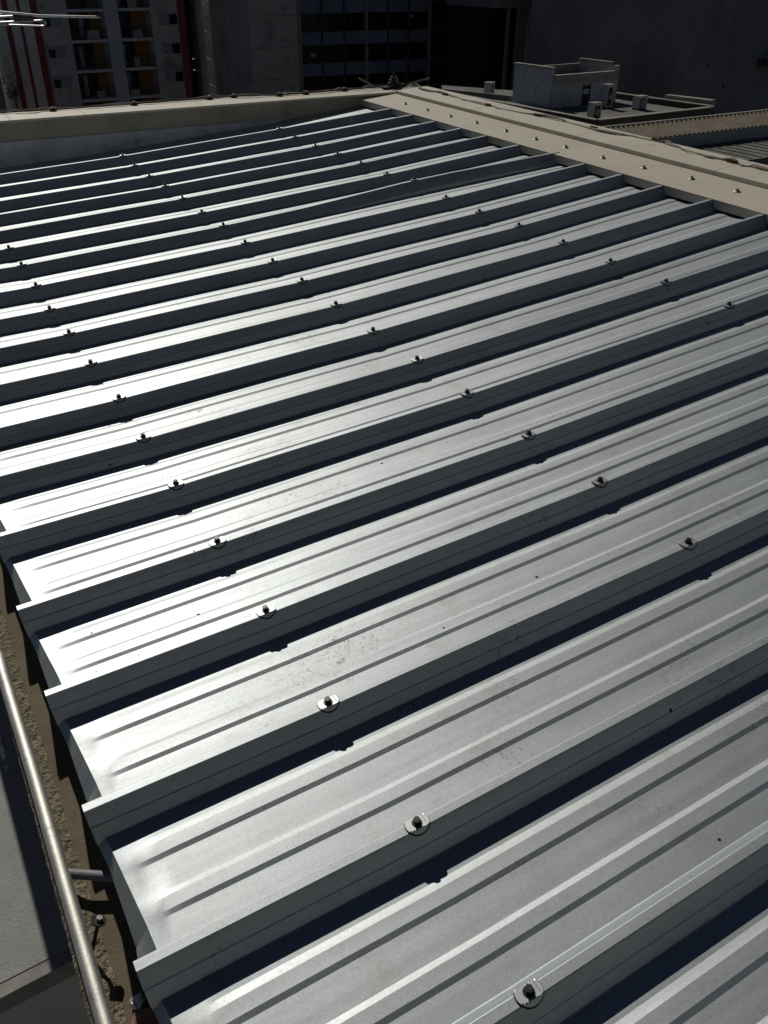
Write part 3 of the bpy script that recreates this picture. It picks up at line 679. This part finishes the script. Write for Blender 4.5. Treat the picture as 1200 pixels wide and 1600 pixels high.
# ---------------------------------------------------------------- office building
of = Facade(560, 96.0, 3800); O = lambda px, py=60: of.uv(px, py)
ob = empty('office_building', of.P(0, GZ, 0), 'dark office block with blue spandrel panels and a wide concrete pier, behind the corner', 'building')
za, zb_ = O(550, 49)[1], O(550, 97)[1]; OH = za - zb_
ph = (O(550, 49)[1] - O(550, 69)[1])
of.part('pier', M['off_wall'], ob, (O(389)[0], O(463.5)[0], GZ, TOP, -12, 0.35))
for z in (O(430, 24)[1], O(430, 74)[1], O(430, 123)[1]):
    of.part('panel_joint', M['off_mull'], ob, (O(389)[0] + .05, O(463)[0], z - 0.03, z, 0.35, 0.36))
of.part('corner_post', M['off_post'], ob, (O(463.8)[0], O(468.5)[0], GZ, TOP, -1, 0.5))
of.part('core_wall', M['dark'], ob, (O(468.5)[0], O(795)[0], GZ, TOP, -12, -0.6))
cols = [470, 503, 538, 573, 606, 638, 671]
cols2 = [673, 705, 727, 735, 765, 790]
for k in range(-3, 7):
    zt0 = za + k * OH
    if zt0 < -15 or zt0 > 9: continue
    for i, (c0, c1) in enumerate(zip(cols, cols[1:])):
        g = 0.10
        mb = MB(); of.box(mb, O(c0)[0] + g, O(c1)[0] - g, zt0 - ph, zt0, -0.5, 0.0)
        sp = mb.build('spandrel_panel', M['spandrel'], ob)
        mb = MB(); of.box(mb, O(c0)[0] + g, O(c1)[0] - g, zt0 - OH + 0.08, zt0 - ph - 0.06, -0.5, -0.25); mb.build('window_pane', M['glass'], ob)
    for i, (c0, c1) in enumerate(zip(cols2, cols2[1:])):
        if i == 2: continue
        dz = -(O(700, 47)[1] - O(700, 35)[1]) * 0 + 0.35
        mb = MB(); of.box(mb, O(c0)[0] + 0.1, O(c1)[0] - 0.1, zt0 - ph * 0.55 + dz, zt0 + dz, -0.55, -0.1); mb.build('spandrel_panel', M['spandrel2'], ob)
        mb = MB(); of.box(mb, O(c0)[0] + 0.1, O(c1)[0] - 0.1, zt0 - OH + 0.45, zt0 - ph * 0.55 + 0.3, -0.55, -0.3); mb.build('window_pane', M['glass'], ob)
    of.part('floor_edge', M['off_mull'], ob, (O(468.5)[0], O(790)[0], zt0 + 0.01, zt0 + 0.09, -0.5, 0.04))
for c in cols[1:]:
    w = 0.10 if c not in (573, 638, 671) else 0.22
    of.part('mullion', M['off_post'] if c in (573, 671) else (M['off_mull']), ob, (O(c)[0] - w / 2, O(c)[0] + w / 2, GZ, TOP, -0.5, 0.12))
of.part('mullion', M['off_mull'], ob, (O(727)[0], O(735)[0], GZ, TOP, -0.5, 0.05))
# things inside the windows that catch light
for px, py in ((487, 84), (640, 22), (698, 20)):
    u, z = O(px, py); of.part('desk_item', M['pane'], ob, (u, u + 0.45, z - 0.35, z, -0.24, -0.2))
# side wing whose windows run back towards the apartments
wg = Facade(388, 96.2, -117); Wg = lambda px, py=80: wg.uv(px, py)
zA, zB = Wg(388, 67)[1], Wg(388, 110)[1]; WH = OH
u0, u1 = Wg(321)[0], Wg(388)[0]
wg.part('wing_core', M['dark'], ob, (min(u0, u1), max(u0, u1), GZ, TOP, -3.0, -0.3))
for k in range(-3, 6):
    zt0 = zA + k * WH
    if zt0 < -16 or zt0 > 9: continue
    for i in range(4):
        a = u0 + (u1 - u0) * i / 4; b = u0 + (u1 - u0) * (i + 1) / 4; a, b = min(a, b) + 0.06, max(a, b) - 0.06
        wg.part('spandrel_panel', M['spandrel'], ob, (a, b, zt0 - ph, zt0, -0.3, 0.0))
        wg.part('window_pane', M['glass'], ob, (a, b, zt0 - WH + 0.08, zt0 - ph - 0.06, -0.3, -0.1))
for px, py in ((341, 74), (352, 71), (358, 71), (363, 73), (348, 128), (352, 30), (357, 43)):
    u, z = Wg(px, py); wg.part('ceiling_lamp', M['bulb'], ob, (u - 0.08, u + 0.12, z, z + 0.1, -0.09, -0.05))
# canopy and columns right of the office windows
cn = Facade(825, 88.0, 3800); Cn = lambda px, py=40: cn.uv(px, py)
cb = empty('columned_building', cn.P(0, GZ, 0), 'dark building with a thin roof slab on slender columns, right of the office block', 'building')
cn.part('canopy_slab', M['blank'], cb, (Cn(768)[0], Cn(888)[0], Cn(800, 12)[1], Cn(800, 0)[1] , -8, 0.2), (Cn(775)[0], Cn(888)[0], Cn(800, 0)[1], Cn(800, 0)[1] + 1.2, -8, 0.0))
cn.part('wall', M['dark'], cb, (Cn(783)[0], Cn(888)[0], GZ, Cn(800, 12)[1], -10, -3))
for px, w in ((831, 0.3), (797, 0.25), (857, 0.45), (812, 0.15)):
    cn.part('column', M['off_wall'] if px == 831 else M['blank'], cb, (Cn(px)[0] - w / 2, Cn(px)[0] + w / 2, GZ, Cn(800, 12)[1], -0.5, -0.2))
cn.part('upper_storey', M['blank'], cb, (Cn(795)[0], Cn(888)[0], Cn(800, 0)[1] + 1.2, TOP, -8, -1.0))

# ---------------------------------------------------------------- blank dark blocks on the right
b1 = Facade(950, 92.0, 2600); B1 = lambda px, py=60: b1.uv(px, py)
bb = empty('blank_wall_building', b1.P(0, GZ, 0), 'tall windowless dark block behind the rooftop cabin', 'building')
b1.part('wall', M['blank'], bb, (B1(880)[0], B1(1019)[0], GZ, 3, -14, 0))
for q in range(4):
    zz = B1(950, 20 + q * 38)[1]; b1.part('joint', M['blank2'], bb, (B1(881)[0], B1(1018)[0], zz, zz + 0.04, 0, 0.01))
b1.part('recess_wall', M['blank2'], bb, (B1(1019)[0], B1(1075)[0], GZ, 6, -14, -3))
b2 = Facade(1130, 82.0, 2300); B2 = lambda px, py=90: b2.uv(px, py)
bc = empty('blank_wall_building', b2.P(0, GZ, 0), 'tall windowless dark block at the right edge, above the corrugated roof', 'building')
b2.part('wall', M['blank'], bc, (B2(1056)[0], B2(1340)[0], GZ, 5, -14, 0))
for px, py, w_, h_ in ((1060, 160, 9, 0.1), (1128, 138, 1.2, 0.35), (1105, 106, 0.8, 0.3)):
    u, z = B2(px, py); b2.part('wall_stain_plate', M['blank2'], bc, (u, u + w_ * 0.25, z, z + h_, 0, 0.02))
u, z = B2(1188, 89); b2.part('ledge', M['trim'], bc, (u, u + 6, z - 0.15, z, 0, 0.9)); b2.part('side_box', M['blank2'], bc, (B2(1184)[0], B2(1210)[0], B2(1184, 102)[1], z - 0.15, 0, 0.8))

# ---------------------------------------------------------------- flat roof with cabin
ZR_ = CP.z - 7.4
G = lambda px, py: at_level(px, py, ZR_)
fr = empty('flat_roof_building', Vector((G(930, 188).x, G(930, 188).y, GZ)), 'low grey flat-roofed building with a rooftop cabin, beyond the right parapet', 'building')
def prism(mb, pts, z0, z1):
    n = len(pts); o = len(mb.v)
    mb.v += [Vector((p.x, p.y, z0)) for p in pts] + [Vector((p.x, p.y, z1)) for p in pts]
    mb.f += [tuple(o + i for i in range(n))[::-1], tuple(o + n + i for i in range(n))] + [(o + i, o + (i + 1) % n, o + n + (i + 1) % n, o + n + i) for i in range(n)]
def wall_line(mb, a, b, t, z0, z1):
    d = (b - a); d.z = 0; d.normalize(); n = Vector((-d.y, d.x, 0)) * t / 2
    prism(mb, [a - n, b - n, b + n, a + n], z0, z1)
# roof outline
p0, p1, p2, p3 = G(700, 152), G(932, 196), G(1112, 175), G(958, 153)
p4 = G(690, 133)
mb = MB(); prism(mb, [p0, p1, p2, p3, p4], GZ, ZR_); mb.build('block', M['terrace'], fr)
for nm, a, b, hh in (('roof_kerb', p0, p1, 0.30), ('roof_kerb', p1, p2, 0.30), ('roof_kerb', p2, p3, 0.34)):
    mb = MB(); wall_line(mb, a, b, 0.28, ZR_ - 3.0, ZR_ + hh - 0.05); w = mb.build(nm, M['blank2'], fr)
    mb = MB(); wall_line(mb, a, b, 0.34, ZR_ + hh - 0.05, ZR_ + hh); mb.build('kerb_cap', M['trim'], w)
mb = MB(); wall_line(mb, G(1040, 163), G(1112, 172), 0.5, ZR_, ZR_ + 0.55); mb.build('far_kerb', M['trim'], fr)
# cabin
ca = G(858, 169); cbp = G(957, 159); dv = (cbp - ca); wl = dv.length; dv.normalize(); pv = Vector((-dv.y, dv.x, 0))
if pv.dot(CP - ca) > 0: pv = -pv
def cabin_len(target):
    for i in range(400):
        q = ca + pv * i * 0.05; r = (camo.matrix_world.inverted() @ q); 
        if 600 + F * r.x / -r.z < target: return i * 0.05
    return 9.0
cl = cabin_len(803)
HC = ca.z; 
def top_z(px, py, p): d = ray(px, py); return CP.z + d.z / math.hypot(d.x, d.y) * math.hypot(p.x - CP.x, p.y - CP.y)
zt1 = top_z(862, 108, ca); zt2 = zt1 - 0.32
rc = empty('rooftop_cabin', ca, 'pale blue-grey rooftop cabin with a rusty sunken roof and a narrow door', 'cabin')
cA, cB, cCn, cD = ca, cbp, cbp + pv * cl, ca + pv * cl
mb = MB(); wall_line(mb, cA, cD, 0.25, ZR_, zt1); w = mb.build('side_wall', M['bluewall'], rc)
mb = MB(); wall_line(mb, cA - pv * 0.1, cD + pv * 0.1, 0.34, zt1, zt1 + 0.1); mb.build('wall_cap', M['trim'], w)
t1, t2 = wl * 0.47, wl * 0.60
mb = MB(); wall_line(mb, cA + dv * 0.13, cA + dv * t1, 0.2, ZR_, zt2 - 0.5); wall_line(mb, cA + dv * t2, cB - dv * 0.02, 0.2, ZR_, zt2 - 0.5); wall_line(mb, cA + dv * t1, cA + dv * t2, 0.2, zt2 - 0.6, zt2 - 0.5); mb.build('front_wall', M['bluewall'], rc)
mb = MB(); wall_line(mb, cA + dv * t1, cA + dv * t2, 0.1, ZR_, zt2 - 0.6); dr = mb.build('door', M['dark'], rc)
for q in (0.25, 0.45):
    mb = MB(); wall_line(mb, cA + dv * (t1 + 0.12) - pv * 0.06, cA + dv * (t2 - 0.12) - pv * 0.06, 0.04, ZR_ + q * 2.4, ZR_ + q * 2.4 + 0.28); mb.build('door_panel', M['pane'], dr)
mb = MB(); wall_line(mb, cA + dv * 0.13 - pv * 0.05, cB - pv * 0.05, 0.3, zt2 - 0.5, zt2); mb.build('fascia_beam', M['trim'], rc)
mb = MB(); wall_line(mb, cB - pv * 0.12, cCn, 0.22, ZR_, zt1 - 0.05); mb.build('side_wall', M['bluewall'], rc)
mb = MB(); wall_line(mb, cB + pv * cl * 0.12, cCn, 0.3, zt1 - 0.05, zt1 + 0.12); mb.build('wall_cap', M['trim'], rc)
mb = MB(); wall_line(mb, cD, cCn, 0.2, ZR_, zt2 + 0.15); mb.build('back_wall', M['trim'], rc)
mb = MB(); prism(mb, [cA + dv * 0.15 + pv * 0.12, cB - dv * 0.12 + pv * 0.12, cCn - dv * 0.12 - pv * 0.12, cD + dv * 0.15 - pv * 0.12], zt2 - 0.45, zt2 - 0.35); mb.build('sunken_roof', M['rust_roof'], rc)
# air conditioning units
def ac(px, py, w, h, d, label, tall=False, yaw=0.0):
    p = G(px, py); t = empty('ac_unit', p, label, 'air conditioner', 'air conditioning units on the flat roof')
    dd = dv.copy(); dd.rotate(Quaternion((0, 0, 1), yaw)); nn = Vector((-dd.y, dd.x, 0))
    if nn.dot(CP - p) < 0: nn = -nn
    def pr(a0, a1, b0, b1, z0, z1):
        mb = MB(); prism(mb, [p + dd * a0 + nn * b0, p + dd * a1 + nn * b0, p + dd * a1 + nn * b1, p + dd * a0 + nn * b1], ZR_ + z0, ZR_ + z1); return mb
    pr(-w / 2, w / 2, -d / 2, d / 2, 0.08, h).build('casing', M['ac'], t)
    pr(-w / 2 - 0.03, w / 2 + 0.03, -d / 2 - 0.03, d / 2 + 0.03, h, h + 0.05).build('lid', M['trim'], t)
    pr(-w * 0.36, w * 0.30, d / 2, d / 2 + 0.02, 0.16, h - 0.1).build('grille', M['blank2'], t)
    for s in (-1, 1): pr(s * w * 0.4 - 0.04, s * w * 0.4 + 0.04, -d / 2, d / 2, 0, 0.08).build('foot', M['blank2'], t)
    mb = MB(); c = p + nn * (d / 2 + 0.03) - dd * w * 0.03; c.z = ZR_ + h * 0.5
    mb.tube([c, c + nn * 0.02], min(w, h) * 0.27, 14); mb.build('fan_hub', M['frame'], t)
ac(927, 188, 0.62, 0.86, 0.45, 'grey air conditioning unit near the front edge of the flat roof')
ac(998, 171, 0.72, 0.70, 0.5, 'squat air conditioning unit in the sun, right of the cabin')
ac(946, 169, 0.5, 1.25, 0.5, 'tall narrow air conditioning unit against the front of the cabin')
ac(764, 148, 0.62, 0.70, 0.5, 'small air conditioning unit alone, left of the cabin', yaw=0.5)
# back terrace edge left of the cabin
mb = MB(); wall_line(mb, G(690, 146), G(800, 158), 0.2, ZR_, ZR_ + 0.3); mb.build('roof_kerb', M['blank'], fr)

# ---------------------------------------------------------------- corrugated roof
ZK = CP.z - 5.3
K_ = lambda px, py, z=ZK: at_level(px, py, z)
kA, kB = K_(960, 199), K_(1330, 160)                # upper (far) edge
kD = K_(1040, 220, ZK - 0.35); kE = K_(1330, 180, ZK - 0.35)      # lower (near) edge
cr = empty('corrugated_roof', Vector((kA.x, kA.y, GZ)), 'sunlit beige corrugated roof beyond the right coping, under the dark block', 'roof')
dl = (kB - kA); LL = dl.length; dl.normalize()
wn = (kE - kB); wn.z = 0; wn = wn - Vector((dl.x, dl.y, 0)) * wn.dot(dl); WN = wn.length; wn.normalize()
start = -8.0
mb = MB(); pitch = 0.26; n = int((LL + 10 - start) / pitch)
xs = []
for i in range(n):
    for q in range(6): xs.append((start + (i + q / 6) * pitch, 0.032 * math.cos(2 * PI * q / 6)))
for t in (0, 1):
    for side in (0, 1):
        for (x, hh) in xs:
            b = kA + dl * x + wn * (t * WN); mb.v.append(Vector((b.x, b.y, ZK - 0.35 * t + hh - side * 0.008)))
X = len(xs)
for i in range(X - 1):
    mb.f.append((i, i + 1, 2 * X + i + 1, 2 * X + i)); mb.f.append((X + i, 3 * X + i, 3 * X + i + 1, X + i + 1))
    mb.f.append((i, X + i, X + i + 1, i + 1)); mb.f.append((2 * X + i, 2 * X + i + 1, 3 * X + i + 1, 3 * X + i))
mb.build('corrugated_sheet', M['fibro'], cr, smooth=True)
a, b = kA + dl * start, kA + dl * (LL + 10)
mb = MB(); wall_line(mb, a - wn * 0.12, b - wn * 0.12, 0.14, ZK - 0.4, ZK + 0.05); mb.build('ridge_board', M['trim'], cr)
mb = MB(); wall_line(mb, a + wn * (WN - 0.22), b + wn * (WN - 0.22), 0.2, GZ, ZK - 0.40); mb.build('wall', M['gutter'], cr)
mb = MB(); wall_line(mb, a - wn * 0.1, b - wn * 0.1, 0.1, GZ, ZK - 0.4); mb.build('wall', M['blank'], cr)
# lower roofs below the corrugated one
zq = ZK - 0.85
l1 = a + wn * (WN - 0.1); l2 = b + wn * (WN - 0.1)
lr = empty('lower_roof_building', Vector((l1.x, l1.y, GZ)), 'shaded lower grey sheet roof between the corrugated roof and the right coping', 'roof')
mb = MB(); prism(mb, [l1, l2, l2 + wn * 3.0, l1 + wn * 3.0], GZ, zq); mb.build('block', M['terrace'], lr)
mb = MB(); prism(mb, [l1 + wn * 3.0, l2 + wn * 3.0, l2 + wn * 9.0, l1 + wn * 9.0], GZ, zq - 0.5); mb.build('lower_block', M['blank2'], lr)
mb = MB()
for i in range(70):
    x = i * 0.55; q0 = l1 + dl * x + wn * 0.25; 
    prism(mb, [q0, q0 + dl * 0.08, q0 + dl * 0.08 + wn * 2.6, q0 + wn * 2.6], zq + 0.004, zq + 0.03)
o = mb.build('standing_seam', M['terrace'], lr); o['kind'] = 'stuff'

# ---------------------------------------------------------------- unseen block added at our back for the rib sides to reflect
bounce_block = empty('apartment_building', Vector((2, -16, GZ)), 'unseen block added behind the viewpoint for the rib sides to reflect', 'building')
mb = MB(); mb.box((-26, -26, GZ), (30, -16, 8.5)); mb.build('wall', M['bounce_block_render'], bounce_block)
wb = MB(); wb.box((-0.7, 0, -0.65), (0.7, 0.06, 0.65)); wme = wb.mesh('window', M['frame']); pb = MB(); pb.box((-0.6, 0.05, -0.55), (0.6, 0.075, 0.55)); pme = pb.mesh('pane', M['glass'])
for i in range(16):
    for k in range(12):
        w = inst('window', wme, bounce_block, Vector((-23.5 + i * 3.4, -16, -26.5 + k * 3.0)) - bounce_block.location); inst('pane', pme, w, (0, 0, 0))

# ---------------------------------------------------------------- TV antenna reaching in at the top left
AD = 4.6
ant = empty('tv_antenna', at_range(-70, 60, AD), 'shiny metal television antenna poking in at the top left corner', 'antenna')
def An(px, py, d=0.0): return at_range(px, py, AD + d)
mb = MB(); mb.tube([An(-160, 4), An(64, 25), An(150, 26.5)], [0.0055, 0.0055, 0.005], 10); mb.tube([An(150, 26.5), An(157, 27.3)], [0.0062, 0.001], 8); mb.build('boom', M['alu'], ant, smooth=True)
mb = MB(); pts = [An(-150, 40), An(6, 34.5), An(62, 32)]
for k in range(9): t = -PI / 2 + PI * k / 8; pts.append(An(66 + 5.2 * math.cos(t), 36.2 + 4.4 * math.sin(t)))
pts += [An(62, 40.5), An(20, 39), An(-150, 36, 0.06)]
mb.tube(pts, 0.0033, 8); mb.build('folded_dipole', M['alu'], ant, smooth=True)
for (x0, y0, x1, y1, d0) in ((-120, 22, 12, 22.5, 0.1), (-120, 30, 30, 25, 0.05), (-140, 38, 14, 38.5, -0.05)):
    mb = MB(); mb.tube([An(x0, y0, d0), An(x1, y1, d0)], 0.0038, 8); mb.build('element_rod', M['alu'], ant, smooth=True)
mb = MB(); mb.tube([An(20, 27), An(52, 28)], 0.012, 8); mb.build('junction_box', M['off_mull'], ant)
m0 = An(-150, 25); mb = MB(); mb.tube([m0 + Vector((0, 0, 0.4)), Vector((m0.x, m0.y, -3.2))], 0.016, 10); mb.build('mast', M['greytube'], ant, smooth=True)
